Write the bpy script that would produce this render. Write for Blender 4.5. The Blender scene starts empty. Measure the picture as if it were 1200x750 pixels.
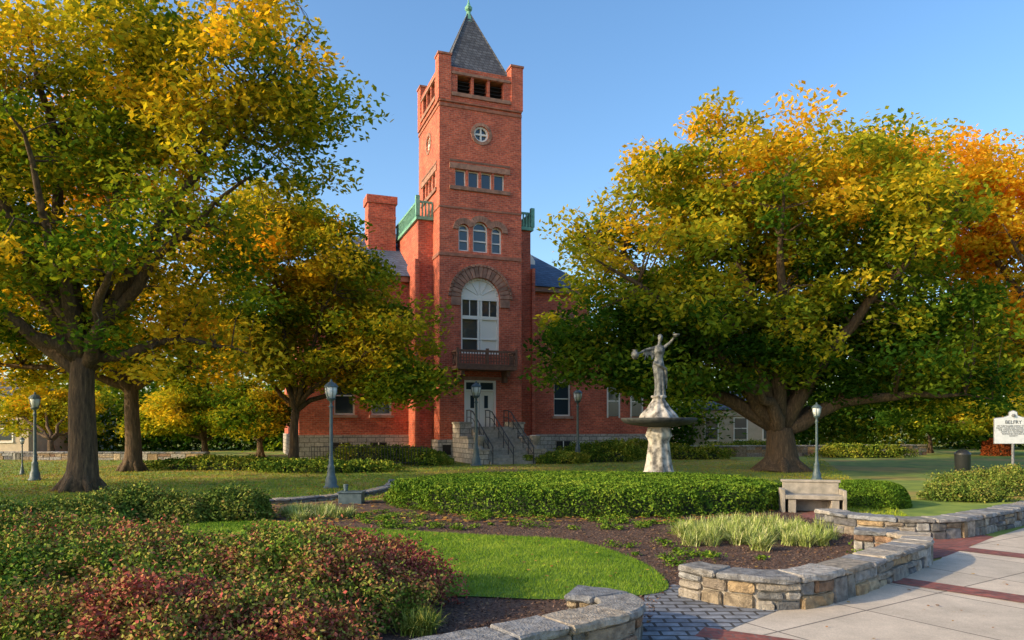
import bpy, math, random
import numpy as np
from mathutils import Vector
random.seed(7); rng=np.random.default_rng(7)
F=850.0; CH=2.0; HY=500.0
def W(px,py,D): return ((px-600)/F*D, D, CH+(HY-py)/F*D)
def G(px,py,z=0.0):
    D=(CH-z)*F/(py-HY); return ((px-600)/F*D, D)
scene=bpy.context.scene
# ---------------------------------------------------------------- helpers
class MB:
    def __init__(s): s.v=[]; s.f=[]; s.c=[]
    def add(s,vs,fs,col=(1,1,1)):
        o=len(s.v); s.v+= [tuple(v) for v in vs]; s.f+=[tuple(i+o for i in f) for f in fs]; s.c+=[col]*len(vs)
    def box(s,x0,x1,y0,y1,z0,z1,col=(1,1,1)):
        s.add([(x0,y0,z0),(x1,y0,z0),(x1,y1,z0),(x0,y1,z0),(x0,y0,z1),(x1,y0,z1),(x1,y1,z1),(x0,y1,z1)],
              [(0,3,2,1),(4,5,6,7),(0,1,5,4),(1,2,6,5),(2,3,7,6),(3,0,4,7)],col)
    def prism(s,poly,d0,d1,fm,col=(1,1,1)):
        n=len(poly)
        vs=[fm(a,d0,b) for a,b in poly]+[fm(a,d1,b) for a,b in poly]
        fs=[tuple(range(n)),tuple(range(2*n-1,n-1,-1))]+[(i,i+n,(i+1)%n+n,(i+1)%n) for i in range(n)]
        s.add(vs,fs,col)
    def tube(s,pts,rads,n=8,col=(1,1,1)):
        pts=[Vector(p) for p in pts]; vs=[]; fs=[]
        u=None
        for i,p in enumerate(pts):
            t=(pts[min(i+1,len(pts)-1)]-pts[max(i-1,0)])
            if t.length<1e-6: t=Vector((0,0,1))
            t.normalize()
            if u is None:
                u=t.cross(Vector((0.3,1,0.1)))
                if u.length<0.1: u=t.cross(Vector((1,0,0)))
            u=(u-t*u.dot(t)).normalized(); w=t.cross(u)
            for k in range(n):
                a=2*math.pi*k/n; vs.append(p+(u*math.cos(a)+w*math.sin(a))*rads[i])
        for i in range(len(pts)-1):
            for k in range(n):
                fs.append((i*n+k,i*n+(k+1)%n,(i+1)*n+(k+1)%n,(i+1)*n+k))
        fs.append(tuple(range(n-1,-1,-1))); fs.append(tuple(range((len(pts)-1)*n,len(pts)*n)))
        s.add(vs,fs,col)
    def lathe(s,prof,n=24,c=(0,0,0),col=(1,1,1),fl=0,nf=12,sq=(1,1)):
        vs=[];fs=[]
        for r,z in prof:
            for k in range(n):
                a=2*math.pi*(k+0.5)/n; rr=r*(1+fl*math.cos(a*nf)); vs.append((c[0]+rr*math.cos(a)*sq[0],c[1]+rr*math.sin(a)*sq[1],c[2]+z))
        for i in range(len(prof)-1):
            for k in range(n): fs.append((i*n+k,i*n+(k+1)%n,(i+1)*n+(k+1)%n,(i+1)*n+k))
        fs.append(tuple(range(n-1,-1,-1))); fs.append(tuple(range((len(prof)-1)*n,len(prof)*n)))
        s.add(vs,fs,col)
    def build(s,name,mat,parent=None,smooth=False,bevel=0):
        me=bpy.data.meshes.new(name); me.from_pydata(s.v,[],s.f)
        import bmesh
        bm=bmesh.new(); bm.from_mesh(me); bmesh.ops.recalc_face_normals(bm,faces=bm.faces); bm.to_mesh(me); bm.free()
        at=me.color_attributes.new("Col",'FLOAT_COLOR','POINT')
        a=np.ones((len(s.v),4),dtype=np.float32); a[:,:3]=np.array(s.c); at.data.foreach_set("color",a.ravel())
        if mat: me.materials.append(mat)
        if smooth: me.polygons.foreach_set("use_smooth",[True]*len(me.polygons))
        ob=bpy.data.objects.new(name,me); scene.collection.objects.link(ob)
        if parent: ob.parent=parent
        if bevel:
            m=ob.modifiers.new("b",'BEVEL'); m.width=bevel; m.segments=2; m.limit_method='ANGLE'
        return ob
def empty(name,loc=(0,0,0),rz=0):
    e=bpy.data.objects.new(name,None); e.location=loc; e.rotation_euler=(0,0,rz); scene.collection.objects.link(e); return e
def npmesh(name,V,nper,C,mat,parent=None):
    N=len(V)//nper
    me=bpy.data.meshes.new(name); me.vertices.add(len(V)); me.vertices.foreach_set("co",V.astype(np.float32).ravel())
    me.loops.add(len(V)); me.loops.foreach_set("vertex_index",np.arange(len(V),dtype=np.int32))
    me.polygons.add(N); me.polygons.foreach_set("loop_start",np.arange(0,len(V),nper,dtype=np.int32))
    me.polygons.foreach_set("loop_total",np.full(N,nper,dtype=np.int32))
    me.update(calc_edges=True)
    at=me.color_attributes.new("Col",'FLOAT_COLOR','POINT')
    a=np.ones((len(V),4),dtype=np.float32); a[:,:3]=np.repeat(C,nper,axis=0); at.data.foreach_set("color",a.ravel())
    me.materials.append(mat)
    ob=bpy.data.objects.new(name,me); scene.collection.objects.link(ob)
    if parent: ob.parent=parent
    return ob
def rdir(n):
    d=rng.normal(size=(n,3)); return d/np.linalg.norm(d,axis=1,keepdims=True)
def leafquads(P,size,flat=0.0,asp=0.55):
    n=len(P); a=rdir(n); 
    nn=rdir(n); nn[:,2]+=flat*np.sign(nn[:,2]+1e-6); nn/=np.linalg.norm(nn,axis=1,keepdims=True)
    a=np.cross(a,nn); a/=np.linalg.norm(a,axis=1,keepdims=True)+1e-9
    b=np.cross(nn,a); s=(size*(0.65+0.7*rng.random(n)))[:,None]
    V=np.empty((n,4,3)); V[:,0]=P+a*s; V[:,1]=P+b*s*asp+a*s*0.1; V[:,2]=P-a*s; V[:,3]=P-b*s*asp+a*s*0.1
    return V.reshape(-1,3)
def lown(P,f=0.5,ph=0):
    x,y,z=P[:,0]*f,P[:,1]*f,P[:,2]*f
    return (np.sin(x*1.7+y*1.1+ph)+np.sin(y*2.3-z*1.9+1.3+ph)+np.sin(z*2.7+x*0.9+2.1+ph)+np.sin(x*3.9-y*3.1+z*2.2+ph))/4
# ---------------------------------------------------------------- materials
def mat(name,rough=0.8,base=(0.5,0.5,0.5)):
    m=bpy.data.materials.new(name); m.use_nodes=True; nt=m.node_tree; b=nt.nodes["Principled BSDF"]
    b.inputs["Base Color"].default_value=(*base,1); b.inputs["Roughness"].default_value=rough
    return m,nt,b
def N(nt,t,**k):
    n=nt.nodes.new(t)
    for a,v in k.items(): setattr(n,a,v)
    return n
def noise(nt,vec,scale,detail=4,rough=0.55):
    n=N(nt,'ShaderNodeTexNoise'); n.inputs["Scale"].default_value=scale; n.inputs["Detail"].default_value=detail; n.inputs["Roughness"].default_value=rough
    if vec: nt.links.new(vec,n.inputs["Vector"])
    return n.outputs["Fac"]
def ramp(nt,fac,stops):
    r=N(nt,'ShaderNodeValToRGB'); e=r.color_ramp.elements
    while len(e)<len(stops): e.new(0.5)
    for i,(p,c) in enumerate(stops): e[i].position=p; e[i].color=(*c,1)
    nt.links.new(fac,r.inputs["Fac"]); return r.outputs["Color"]
def mix(nt,a,b,fac,mode='MIX'):
    m=N(nt,'ShaderNodeMix'); m.data_type='RGBA'; m.blend_type=mode
    for i,v in ((6,a),(7,b),(0,fac)):
        if isinstance(v,(tuple,list)): m.inputs[i].default_value=(*v,1)
        elif isinstance(v,(int,float)): m.inputs[i].default_value=v
        else: nt.links.new(v,m.inputs[i])
    return m.outputs[2]
def bump(nt,b,h,st=0.4,dist=0.02):
    n=N(nt,'ShaderNodeBump'); n.inputs["Strength"].default_value=st; n.inputs["Distance"].default_value=dist
    nt.links.new(h,n.inputs["Height"]); nt.links.new(n.outputs["Normal"],b.inputs["Normal"])
def obc(nt): return N(nt,'ShaderNodeTexCoord').outputs["Object"]
def noisemat(name,c1,c2,scale,rough=0.85,bs=0.4,bd=0.02,detail=6,lo=0.35,hi=0.65,vcol=False,scale2=None,c3=None,metal=0):
    m,nt,b=mat(name,rough); co=obc(nt); f=noise(nt,co,scale,detail)
    col=ramp(nt,f,[(lo,c1),(hi,c2)])
    if c3: col=mix(nt,col,c3,ramp(nt,noise(nt,co,scale2,3),[(0.5,(0,0,0)),(0.66,(1,1,1))]))
    if vcol:
        a=N(nt,'ShaderNodeAttribute',attribute_name="Col"); col=mix(nt,col,a.outputs["Color"],1.0,'MULTIPLY')
    nt.links.new(col,b.inputs["Base Color"]); b.inputs["Metallic"].default_value=metal
    if bs: bump(nt,b,noise(nt,co,scale*4,4),bs,bd)
    return m
def leafmat(name,tr=0.4):
    m=bpy.data.materials.new(name); m.use_nodes=True; nt=m.node_tree; nt.nodes.clear()
    o=N(nt,'ShaderNodeOutputMaterial'); a=N(nt,'ShaderNodeAttribute',attribute_name="Col")
    d=N(nt,'ShaderNodeBsdfDiffuse'); nt.links.new(a.outputs["Color"],d.inputs["Color"])
    if tr==0: nt.links.new(d.outputs[0],o.inputs[0]); return m
    t=N(nt,'ShaderNodeBsdfTranslucent')
    tc=mix(nt,a.outputs["Color"],(1.45,1.25,0.55),1.0,'MULTIPLY'); nt.links.new(tc,t.inputs["Color"])
    m1=N(nt,'ShaderNodeMixShader'); m1.inputs[0].default_value=tr; nt.links.new(d.outputs[0],m1.inputs[1]); nt.links.new(t.outputs[0],m1.inputs[2])
    nt.links.new(m1.outputs[0],o.inputs[0]); return m
M_leaf=leafmat("leaf",0.48); M_hleaf=leafmat("shrub_leaf",0)
def wallvec(nt):
    co=obc(nt); s=N(nt,'ShaderNodeSeparateXYZ'); nt.links.new(co,s.inputs[0])
    ad=N(nt,'ShaderNodeMath',operation='ADD'); nt.links.new(s.outputs[0],ad.inputs[0]); nt.links.new(s.outputs[1],ad.inputs[1])
    c=N(nt,'ShaderNodeCombineXYZ'); nt.links.new(ad.outputs[0],c.inputs[0]); nt.links.new(s.outputs[2],c.inputs[1]); return co,c.outputs[0]
def brickmat(name,c1,c2,mo,bw=0.25,bh=0.085,ms=0.010,floor=False,bs=0.5,lo=0.7,hi=1.2):
    m,nt,b=mat(name,0.85); co,v=wallvec(nt)
    if floor: v=co
    t=N(nt,'ShaderNodeTexBrick'); nt.links.new(v,t.inputs["Vector"]); t.inputs["Scale"].default_value=1
    t.inputs["Color1"].default_value=(*c1,1); t.inputs["Color2"].default_value=(*c2,1); t.inputs["Mortar"].default_value=(*mo,1)
    t.inputs["Brick Width"].default_value=bw; t.inputs["Row Height"].default_value=bh; t.inputs["Mortar Size"].default_value=ms; t.inputs["Bias"].default_value=0
    f=ramp(nt,noise(nt,co,0.9,6,0.7),[(0.3,(lo,lo*0.97,lo*0.97)),(0.7,(hi,hi*0.96,hi*0.93))])
    f2=ramp(nt,noise(nt,v,7,3,0.8),[(0.3,(0.62,0.62,0.62)),(0.7,(1.35,1.35,1.35))])
    col=mix(nt,mix(nt,t.outputs["Color"],f,1.0,'MULTIPLY'),f2,1.0,'MULTIPLY')
    nt.links.new(col,b.inputs["Base Color"]); 
    inv=N(nt,'ShaderNodeMath',operation='SUBTRACT'); inv.inputs[0].default_value=1; nt.links.new(t.outputs["Fac"],inv.inputs[1]); bump(nt,b,inv.outputs[0],bs,0.01)
    return m
M_brick=brickmat("red_brick",(0.62,0.13,0.06),(0.40,0.07,0.036),(0.46,0.22,0.15),0.30,0.11,0.012,lo=0.62,hi=1.22)
M_dbrick=noisemat("brownstone",(0.20,0.11,0.075),(0.36,0.19,0.13),3,vcol=True)
M_base=brickmat("ashlar_stone",(0.50,0.46,0.40),(0.34,0.32,0.29),(0.15,0.14,0.12),0.55,0.27,0.02)
M_slate=brickmat("slate",(0.12,0.13,0.15),(0.065,0.07,0.085),(0.025,0.025,0.03),0.3,0.2,0.015)
M_slateb=brickmat("blue_slate",(0.09,0.15,0.24),(0.055,0.10,0.17),(0.03,0.04,0.06),0.3,0.2,0.015)
M_copper=noisemat("copper_patina",(0.10,0.28,0.19),(0.2,0.45,0.32),4,0.6)
M_white,_,_=mat("white_paint",0.5,(0.78,0.74,0.66))
M_glass,nt_,b_=mat("window_glass",0.06,(0.03,0.045,0.06)); b_.inputs["Specular IOR Level"].default_value=0.9
M_dark,_,_=mat("dark_interior",0.9,(0.02,0.017,0.015))
M_iron,_,bi=mat("black_iron",0.45,(0.025,0.027,0.03))
M_lampmetal=noisemat("lamp_metal",(0.05,0.08,0.09),(0.09,0.13,0.14),8,0.5,0.1)
M_lampglass,_,bl=mat("lamp_glass",0.15,(0.62,0.66,0.66))
M_woodbr=noisemat("brown_rail",(0.13,0.065,0.045),(0.2,0.10,0.06),5)
M_bark=bpy.data.materials.new("bark"); M_bark.use_nodes=True
nt=M_bark.node_tree; b=nt.nodes["Principled BSDF"]; b.inputs["Roughness"].default_value=0.95
mp=N(nt,'ShaderNodeMapping'); mp.inputs["Scale"].default_value=(9,9,1.3); nt.links.new(obc(nt),mp.inputs[0])
f=noise(nt,mp.outputs[0],1.6,6,0.7); nt.links.new(ramp(nt,f,[(0.3,(0.025,0.017,0.010)),(0.55,(0.11,0.07,0.038)),(0.75,(0.24,0.16,0.085))]),b.inputs["Base Color"]); bump(nt,b,f,1.0,0.06)
M_stone=noisemat("rubble_stone",(0.50,0.48,0.46),(1.08,1.06,1.02),11,0.9,0.9,0.03,vcol=True)
M_mortar=noisemat("mortar",(0.26,0.23,0.19),(0.36,0.32,0.27),20)
M_conc=noisemat("bench_concrete",(0.22,0.20,0.165),(0.36,0.32,0.27),5)
M_bronze=noisemat("weathered_bronze",(0.035,0.04,0.042),(0.24,0.245,0.235),6,0.6,0.3,0.01,lo=0.38,hi=0.72)
M_fstone=noisemat("fountain_stone",(0.09,0.083,0.075),(0.5,0.47,0.42),4,0.8,0.4,0.01,lo=0.38,hi=0.62)
M_bowl=noisemat("fountain_bowl_metal",(0.012,0.016,0.018),(0.05,0.055,0.055),6,0.85,0.3,0.01)
# ---------------------------------------------------------------- world, sun, camera
sv=Vector((-0.925,-0.385,0.0)).normalized(); EL=math.radians(21); sv=Vector((sv.x*math.cos(EL),sv.y*math.cos(EL),math.sin(EL)))
w=bpy.data.worlds.new("World"); scene.world=w; w.use_nodes=True; nt=w.node_tree
sky=nt.nodes.new('ShaderNodeTexSky'); sky.sky_type='NISHITA'; sky.sun_disc=False; sky.sun_elevation=EL; sky.sun_rotation=math.atan2(sv.x,sv.y)
sky.air_density=1.0; sky.dust_density=2.0; sky.ozone_density=1.8
hs=nt.nodes.new('ShaderNodeHueSaturation'); hs.inputs["Saturation"].default_value=1.2; hs.inputs["Value"].default_value=2.05; nt.links.new(sky.outputs[0],hs.inputs["Color"])
bg=nt.nodes["Background"]; bg.inputs["Strength"].default_value=0.15; nt.links.new(hs.outputs[0],bg.inputs[0])
L=bpy.data.lights.new("sun",'SUN'); L.energy=5.0; L.angle=math.radians(0.6); L.color=(1,0.80,0.50)
lo=bpy.data.objects.new("sun",L); lo.rotation_euler=sv.to_track_quat('Z','Y').to_euler(); lo.location=(-20,0,30); scene.collection.objects.link(lo)
cam=bpy.data.cameras.new("camera"); cam.lens=25.5; cam.sensor_width=36; cam.shift_y=125/1200; cam.clip_end=3000
co_=bpy.data.objects.new("camera",cam); co_.location=(0,0,CH); co_.rotation_euler=(math.radians(90),0,0); scene.collection.objects.link(co_); scene.camera=co_
scene.view_settings.view_transform='Standard'; scene.view_settings.look='None'; scene.view_settings.exposure=0
# ---------------------------------------------------------------- ground
def sheet(name,pts,z,m,parent=None):
    mb=MB(); mb.add([(x,y,z) for x,y in pts],[tuple(range(len(pts)))]); return mb.build(name,m,parent)
def smoothpoly(pts,k=8,closed=True):
    out=[]; n=len(pts)
    rngi=range(n) if closed else range(n-1)
    for i in rngi:
        g=lambda j:(pts[j%n] if closed else pts[max(0,min(n-1,j))])
        p0,p1,p2,p3=g(i-1),g(i),g(i+1),g(i+2)
        for j in range(k):
            t=j/k; out.append(tuple(0.5*((2*p1[a])+(-p0[a]+p2[a])*t+(2*p0[a]-5*p1[a]+4*p2[a]-p3[a])*t*t+(-p0[a]+3*p1[a]-3*p2[a]+p3[a])*t**3) for a in (0,1)))
    if not closed: out.append(pts[-1])
    return out
M_grass=noisemat("grass",(0.10,0.17,0.018),(0.25,0.31,0.035),1.2,0.95,0.6,0.03,detail=10,scale2=0.22,c3=(0.40,0.25,0.06))
M_lawn=noisemat("lawn",(0.08,0.16,0.015),(0.15,0.24,0.022),6,0.95,0.6,0.02,detail=8)
M_mulch=noisemat("mulch",(0.055,0.030,0.022),(0.20,0.115,0.08),26,0.95,1.0,0.04,detail=8)
M_dirt=noisemat("leaf_litter",(0.16,0.09,0.045),(0.36,0.22,0.10),9,0.95,0.8,0.03,detail=8)
sheet("ground",[(-900,-60),(900,-60),(900,1500),(-900,1500)],0,M_grass)
mulch=smoothpoly([G(330,590),G(450,586),G(700,584),G(930,590),G(1000,607),G(1085,640),G(1060,655),G(940,700),G(860,700),G(797,690),G(775,700),G(755,745),G(690,775),G(400,900),G(150,900),G(-200,900),G(-200,640),G(-80,618),G(180,605)])
sheet("mulch_bed",mulch,0.004,M_mulch)
lawn_pts=smoothpoly([G(120,628),G(280,611),G(420,620),G(560,628),G(665,634),G(740,655),G(784,688),G(735,701),G(640,704),G(560,701),G(480,700),G(300,690)])
sheet("lawn",lawn_pts,0.02,M_lawn)
M_pave,ntp,bp=mat("concrete_paving",0.85)
co=obc(ntp); mpp=N(ntp,'ShaderNodeMapping'); mpp.inputs["Rotation"].default_value=(0,0,math.radians(-33)); ntp.links.new(co,mpp.inputs[0])
tb=N(ntp,'ShaderNodeTexBrick'); tb.offset=0; ntp.links.new(mpp.outputs[0],tb.inputs["Vector"]); tb.inputs["Scale"].default_value=1; tb.inputs["Brick Width"].default_value=1.5; tb.inputs["Row Height"].default_value=1.5; tb.inputs["Mortar Size"].default_value=0.012
tb.inputs["Color1"].default_value=(0.62,0.52,0.41,1); tb.inputs["Color2"].default_value=(0.53,0.455,0.365,1); tb.inputs["Mortar"].default_value=(0.18,0.15,0.12,1)
c_=mix(ntp,tb.outputs["Color"],ramp(ntp,noise(ntp,co,1.5,10,0.7),[(0.3,(0.72,0.71,0.69)),(0.7,(1.12,1.1,1.08))]),1.0,'MULTIPLY')
c_=mix(ntp,c_,ramp(ntp,noise(ntp,co,70,3,0.7),[(0.3,(0.80,0.80,0.80)),(0.7,(1.12,1.12,1.12))]),1.0,'MULTIPLY')
ntp.links.new(c_,bp.inputs["Base Color"]); bump(ntp,bp,noise(ntp,co,60,3),0.25,0.006)
M_pbrick=brickmat("brick_paver",(0.30,0.085,0.06),(0.19,0.06,0.05),(0.15,0.11,0.10),0.21,0.105,0.007,floor=True,bs=0.6)
M_cob=brickmat("slate_cobble",(0.28,0.30,0.33),(0.16,0.18,0.21),(0.05,0.047,0.045),0.26,0.15,0.016,floor=True,bs=1.0)
sheet("pavement",[G(700,900),G(830,752),G(862,735),G(928,710),G(1102,656),G(1110,648),G(1200,619),G(1290,598),G(1900,598),G(2600,800),G(1500,1400)],0.010,M_pave)
sheet("cobble_path",[G(735,800),G(757,692),G(790,686),G(870,706),G(932,709),G(862,736),G(820,757),G(780,800)],0.014,M_cob)
def band(name,a,b,wd):
    a=Vector(a);b=Vector(b);n=Vector((-(b-a).y,(b-a).x)).normalized()*wd/2
    sheet(name,[tuple(a-n),tuple(b-n),tuple(b+n),tuple(a+n)],0.018,M_pbrick)
band("brick_band",G(1030,678),G(1320,722),0.42)
band("brick_band",G(820,742),G(960,762),0.35)
band("brick_band",G(1100,641),G(1330,668),0.45)
sheet("brick_path",[G(1070,660),G(1108,653),G(1165,630),G(1130,622),G(1000,604),G(955,598),G(930,606),G(1040,622),G(1090,640)],0.012,M_pbrick)
sheet("footpath",[G(-300,607),G(0,600),G(200,592),G(330,586),G(450,573),G(560,560),G(575,546),G(610,546),G(600,562),G(480,580),G(350,592),G(200,600),G(0,610),G(-300,620)],0.008,M_dirt)
# ---------------------------------------------------------------- stone walls
SC=[(0.34,0.30,0.25),(0.27,0.26,0.25),(0.18,0.18,0.18),(0.40,0.32,0.22),(0.29,0.24,0.19),(0.15,0.15,0.165),(0.38,0.36,0.33),(0.28,0.18,0.12),(0.23,0.22,0.20),(0.36,0.26,0.15),(0.31,0.31,0.31)]
CC=[(0.30,0.30,0.31),(0.36,0.34,0.32),(0.18,0.19,0.21),(0.40,0.35,0.29),(0.28,0.27,0.26),(0.22,0.23,0.25)]
def stone_wall(name,path,h,th,cap=0.07,courses=3,smin=0.14,smax=0.42,closed=False):
    e=empty(name)
    pts=smoothpoly(path,10,closed=False); P=np.array(pts); d=np.linalg.norm(np.diff(P,axis=0),axis=1); S=np.concatenate([[0],np.cumsum(d)]); T=S[-1]
    def at(s,off):
        s=min(max(s,0),T); x=np.interp(s,S,P[:,0]); y=np.interp(s,S,P[:,1]); s0=max(s-0.08,0); s1=min(s+0.08,T)
        tx=np.interp(s1,S,P[:,0])-np.interp(s0,S,P[:,0]); ty=np.interp(s1,S,P[:,1])-np.interp(s0,S,P[:,1]); l=math.hypot(tx,ty)+1e-9
        return (x-ty/l*off,y+tx/l*off)
    mb=MB(); n=max(2,int(T/0.12))
    for i in range(n):
        s0,s1=0.03+(T-0.06)*i/n,0.03+(T-0.06)*(i+1)/n; o=th/2-0.03
        a,b_,c,d_=at(s0,-o),at(s1,-o),at(s1,o),at(s0,o)
        mb.add([(*a,0),(*b_,0),(*c,0),(*d_,0),(*a,h-cap),(*b_,h-cap),(*c,h-cap),(*d_,h-cap)],[(0,1,5,4),(1,2,6,5),(2,3,7,6),(3,0,4,7),(4,5,6,7)])
    mb.build("mortar_core",M_mortar,e)
    st=MB()
    def stone(s0,s1,oa,ob,z0,z1,col,ch=0.014,jit=0.012):
        k=max(1,int((s1-s0)/0.12)); 
        def ring(s,ins):
            j=lambda:random.uniform(-jit,jit)*0.6
            c=ch
            pts=[(oa+c,z0),(ob-c,z0),(ob,z0+c),(ob,z1-c),(ob-c,z1),(oa+c,z1),(oa,z1-c),(oa,z0+c)]
            om=(oa+ob)/2; zm=(z0+z1)/2
            r=[]
            for o,z in pts:
                o=om+(o-om)*(1-ins/abs(ob-oa)*2)+j(); z=zm+(z-zm)*(1-ins/(z1-z0)*2)+j()*0.5
                x,y=at(s,o); r.append((x,y,z))
            return r
        R=[ring(s0,ch)]+[ring(s0+ch+(s1-s0-2*ch)*i/k,0) for i in range(k+1)]+[ring(s1,ch)]
        vs=sum(R,[]); fs=[tuple(range(7,-1,-1)),tuple(range((len(R)-1)*8,len(R)*8))]
        for i in range(len(R)-1):
            for q in range(8): fs.append((i*8+q,i*8+(q+1)%8,(i+1)*8+(q+1)%8,(i+1)*8+q))
        v=random.uniform(0.75,1.25); st.add(vs,fs,tuple(min(1,c*v) for c in col))
    hh=h-cap
    for side in (-1,1):
        s=0.0
        while s<T-0.02:   # irregular panels: each panel splits its height differently
            l=random.uniform(smin*1.6,smax*1.5); e1=min(s+l,T)
            if T-e1<smin: e1=T
            nc=random.choice([1,courses,courses,courses+1] if courses>1 else [1])
            cut_=[0]
            for i in range(nc): cut_.append(cut_[-1]+random.uniform(0.7,1.3))
            cut_=[q/cut_[-1]*hh for q in cut_]
            for i in range(nc):
                parts=[s,e1] if random.random()<0.45 else [s,s+(e1-s)*random.uniform(0.35,0.65),e1]
                for a0,a1 in zip(parts,parts[1:]):
                    pr=random.uniform(0,0.03)
                    oa,ob=(th/2-0.12,th/2+pr) if side>0 else (-th/2-pr,-th/2+0.12)
                    if T-a0<0.3 or a0<0.3: oa,ob=(0.004,th/2+pr) if side>0 else (-th/2-pr,-0.004)
                    if a1-a0>0.06: stone(a0+0.008,a1-0.008,oa,ob,cut_[i]+0.008-(0.02 if i==0 else 0),cut_[i+1]-0.008,random.choice(SC),0.018,0.024)
            s=e1
    st.build("stones",M_stone,e)
    st=MB(); s=-0.0
    while s<T-0.02:
        l=random.uniform(0.3,0.75); e1=min(s+l,T)
        if T-e1<0.25: e1=T
        pa,pb=random.uniform(-0.015,0.025),random.uniform(-0.015,0.025)
        stone(s+0.006,e1-0.006,-th/2-0.045-pa,th/2+0.045+pb,h-cap,h+random.uniform(-0.008,0.010),random.choice(CC),0.018,0.02); s=e1
    st.build("capstones",M_stone,e)
    return e
Hh=0.37
def WP(l,z=Hh): return [G(x,y,z) for x,y in l]
stone_wall("stone_wall",WP([(380,790),(480,762),(590,740),(680,722),(728,708),(712,695),(668,690)]),Hh,0.34,0.07,2,0.2,0.42)
stone_wall("stone_wall",WP([(806,660),(860,669),(925,672),(990,659),(1050,640),(1076,629),(1045,622),(1000,619)]),Hh,0.34,0.07,2,0.2,0.42)
stone_wall("stone_wall",WP([(965,596),(1020,604),(1105,606),(1165,597),(1230,585),(1300,570)]),Hh,0.4,0.07,2,0.2,0.42)
stone_wall("stone_kerb",[G(300,592),G(360,588),G(420,582),G(455,574),G(462,566)],0.14,0.25,0.06,1,0.3,0.6)
# ---------------------------------------------------------------- tower building
TH=math.atan2(0.353,0.935)
hall=empty("brick_tower_hall",(-4.2,42,0),TH)
front=lambda s,d,z:(s,d,z)
left=lambda s,d,z:(d,s,z)
frontM=lambda s,d,z:(s,3.0+d,z)
def arch(cx,z0,w,zs,n=14):
    r=w/2; return [(cx-r,z0),(cx+r,z0)]+[(cx+r*math.cos(math.pi*i/n),zs+r*math.sin(math.pi*i/n)) for i in range(n+1)]
def rect(x0,x1,z0,z1): return [(x0,z0),(x1,z0),(x1,z1),(x0,z1)]
def circ(cx,cz,r,n=24): return [(cx+r*math.cos(2*math.pi*i/n),cz+r*math.sin(2*math.pi*i/n)) for i in range(n)]
def boolcut(ob,cut):
    m=ob.modifiers.new("cut",'BOOLEAN'); m.operation='DIFFERENCE'; m.solver='EXACT'; m.object=cut
    bpy.context.view_layer.update(); dg=bpy.context.evaluated_depsgraph_get()
    me=bpy.data.meshes.new_from_object(ob.evaluated_get(dg)); ob.modifiers.clear(); old=ob.data; ob.data=me; bpy.data.objects.remove(cut)
TW=5.1; CX=2.5
wall=MB(); wall.box(0,TW,0,TW,0.0,23.0); wall_o=wall.build("tower_wall",M_brick)
cut=MB(); glass=MB(); fr=MB(); trim=MB(); dark=MB()
def ringarc(mb,cx,cz,r0,r1,d0,d1,fm,a0=0,a1=math.pi,n=15):
    for i in range(n):
        t0=a0+(a1-a0)*i/n+0.012; t1=a0+(a1-a0)*(i+1)/n-0.012; v=random.uniform(0.8,1.2)
        mb.prism([(cx+r0*math.cos(t0),cz+r0*math.sin(t0)),(cx+r1*math.cos(t0),cz+r1*math.sin(t0)),(cx+r1*math.cos(t1),cz+r1*math.sin(t1)),(cx+r0*math.cos(t1),cz+r0*math.sin(t1))],d0,d1,fm,(v,v,v))
def frame_arch(cx,z0,w,zs,fm,bars=1,t=0.09,rail=True):
    r=w/2
    glass.prism(arch(cx,z0+0.01,w-0.02,zs),0.24,0.26,fm)
    ringarc(fr,cx,zs,r-t,r-0.004,0.16,0.23,fm,0,math.pi,14)
    fr.prism(rect(cx-r+0.004,cx-r+t,z0,zs),0.16,0.23,fm); fr.prism(rect(cx+r-t,cx+r-0.004,z0,zs),0.16,0.23,fm)
    fr.prism(rect(cx-r+t,cx+r-t,z0,z0+t),0.16,0.23,fm); fr.prism(rect(cx-r+t,cx+r-t,zs-t/2,zs+t/2),0.165,0.228,fm)
    if rail: fr.prism(rect(cx-r+t,cx+r-t,(z0+zs)/2-0.04,(z0+zs)/2+0.04),0.165,0.228,fm)
def frame_rect(x0,x1,z0,z1,fm,t=0.08,rail=True,mull=False):
    glass.prism(rect(x0+0.01,x1-0.01,z0+0.01,z1-0.01),0.24,0.26,fm)
    fr.prism(rect(x0,x0+t,z0,z1),0.16,0.23,fm); fr.prism(rect(x1-t,x1,z0,z1),0.16,0.23,fm)
    fr.prism(rect(x0+t,x1-t,z0,z0+t),0.163,0.228,fm); fr.prism(rect(x0+t,x1-t,z1-t,z1),0.163,0.228,fm)
    if rail: fr.prism(rect(x0+t,x1-t,(z0+z1)/2-0.035,(z0+z1)/2+0.035),0.17,0.226,fm)
    if mull: fr.prism(rect((x0+x1)/2-0.03,(x0+x1)/2+0.03,z0+t,z1-t),0.175,0.22,fm)
cut.prism(arch(CX,6.3,2.4,9.6,24),-0.2,0.3,front)
cut.prism(rect(CX-1.0,CX+1.0,1.95,4.75),-0.2,0.45,front)
for dx,wv,zs in ((0,0.95,13.62),(-1.02,0.66,13.55),(1.02,0.66,13.55)):
    cut.prism(arch(CX+dx,12.3,wv,zs),-0.2,0.3,front); frame_arch(CX+dx,12.3,wv,zs,front)
    ringarc(trim,CX+dx,zs,wv/2+0.01,wv/2+0.36,-0.07-0.004*dx,0.1,front,0.0 if dx>0.5 else 0.35 if dx==0 else 0.4,math.pi if dx<-0.5 else math.pi-0.35 if dx==0 else math.pi-0.4,9)
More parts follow.
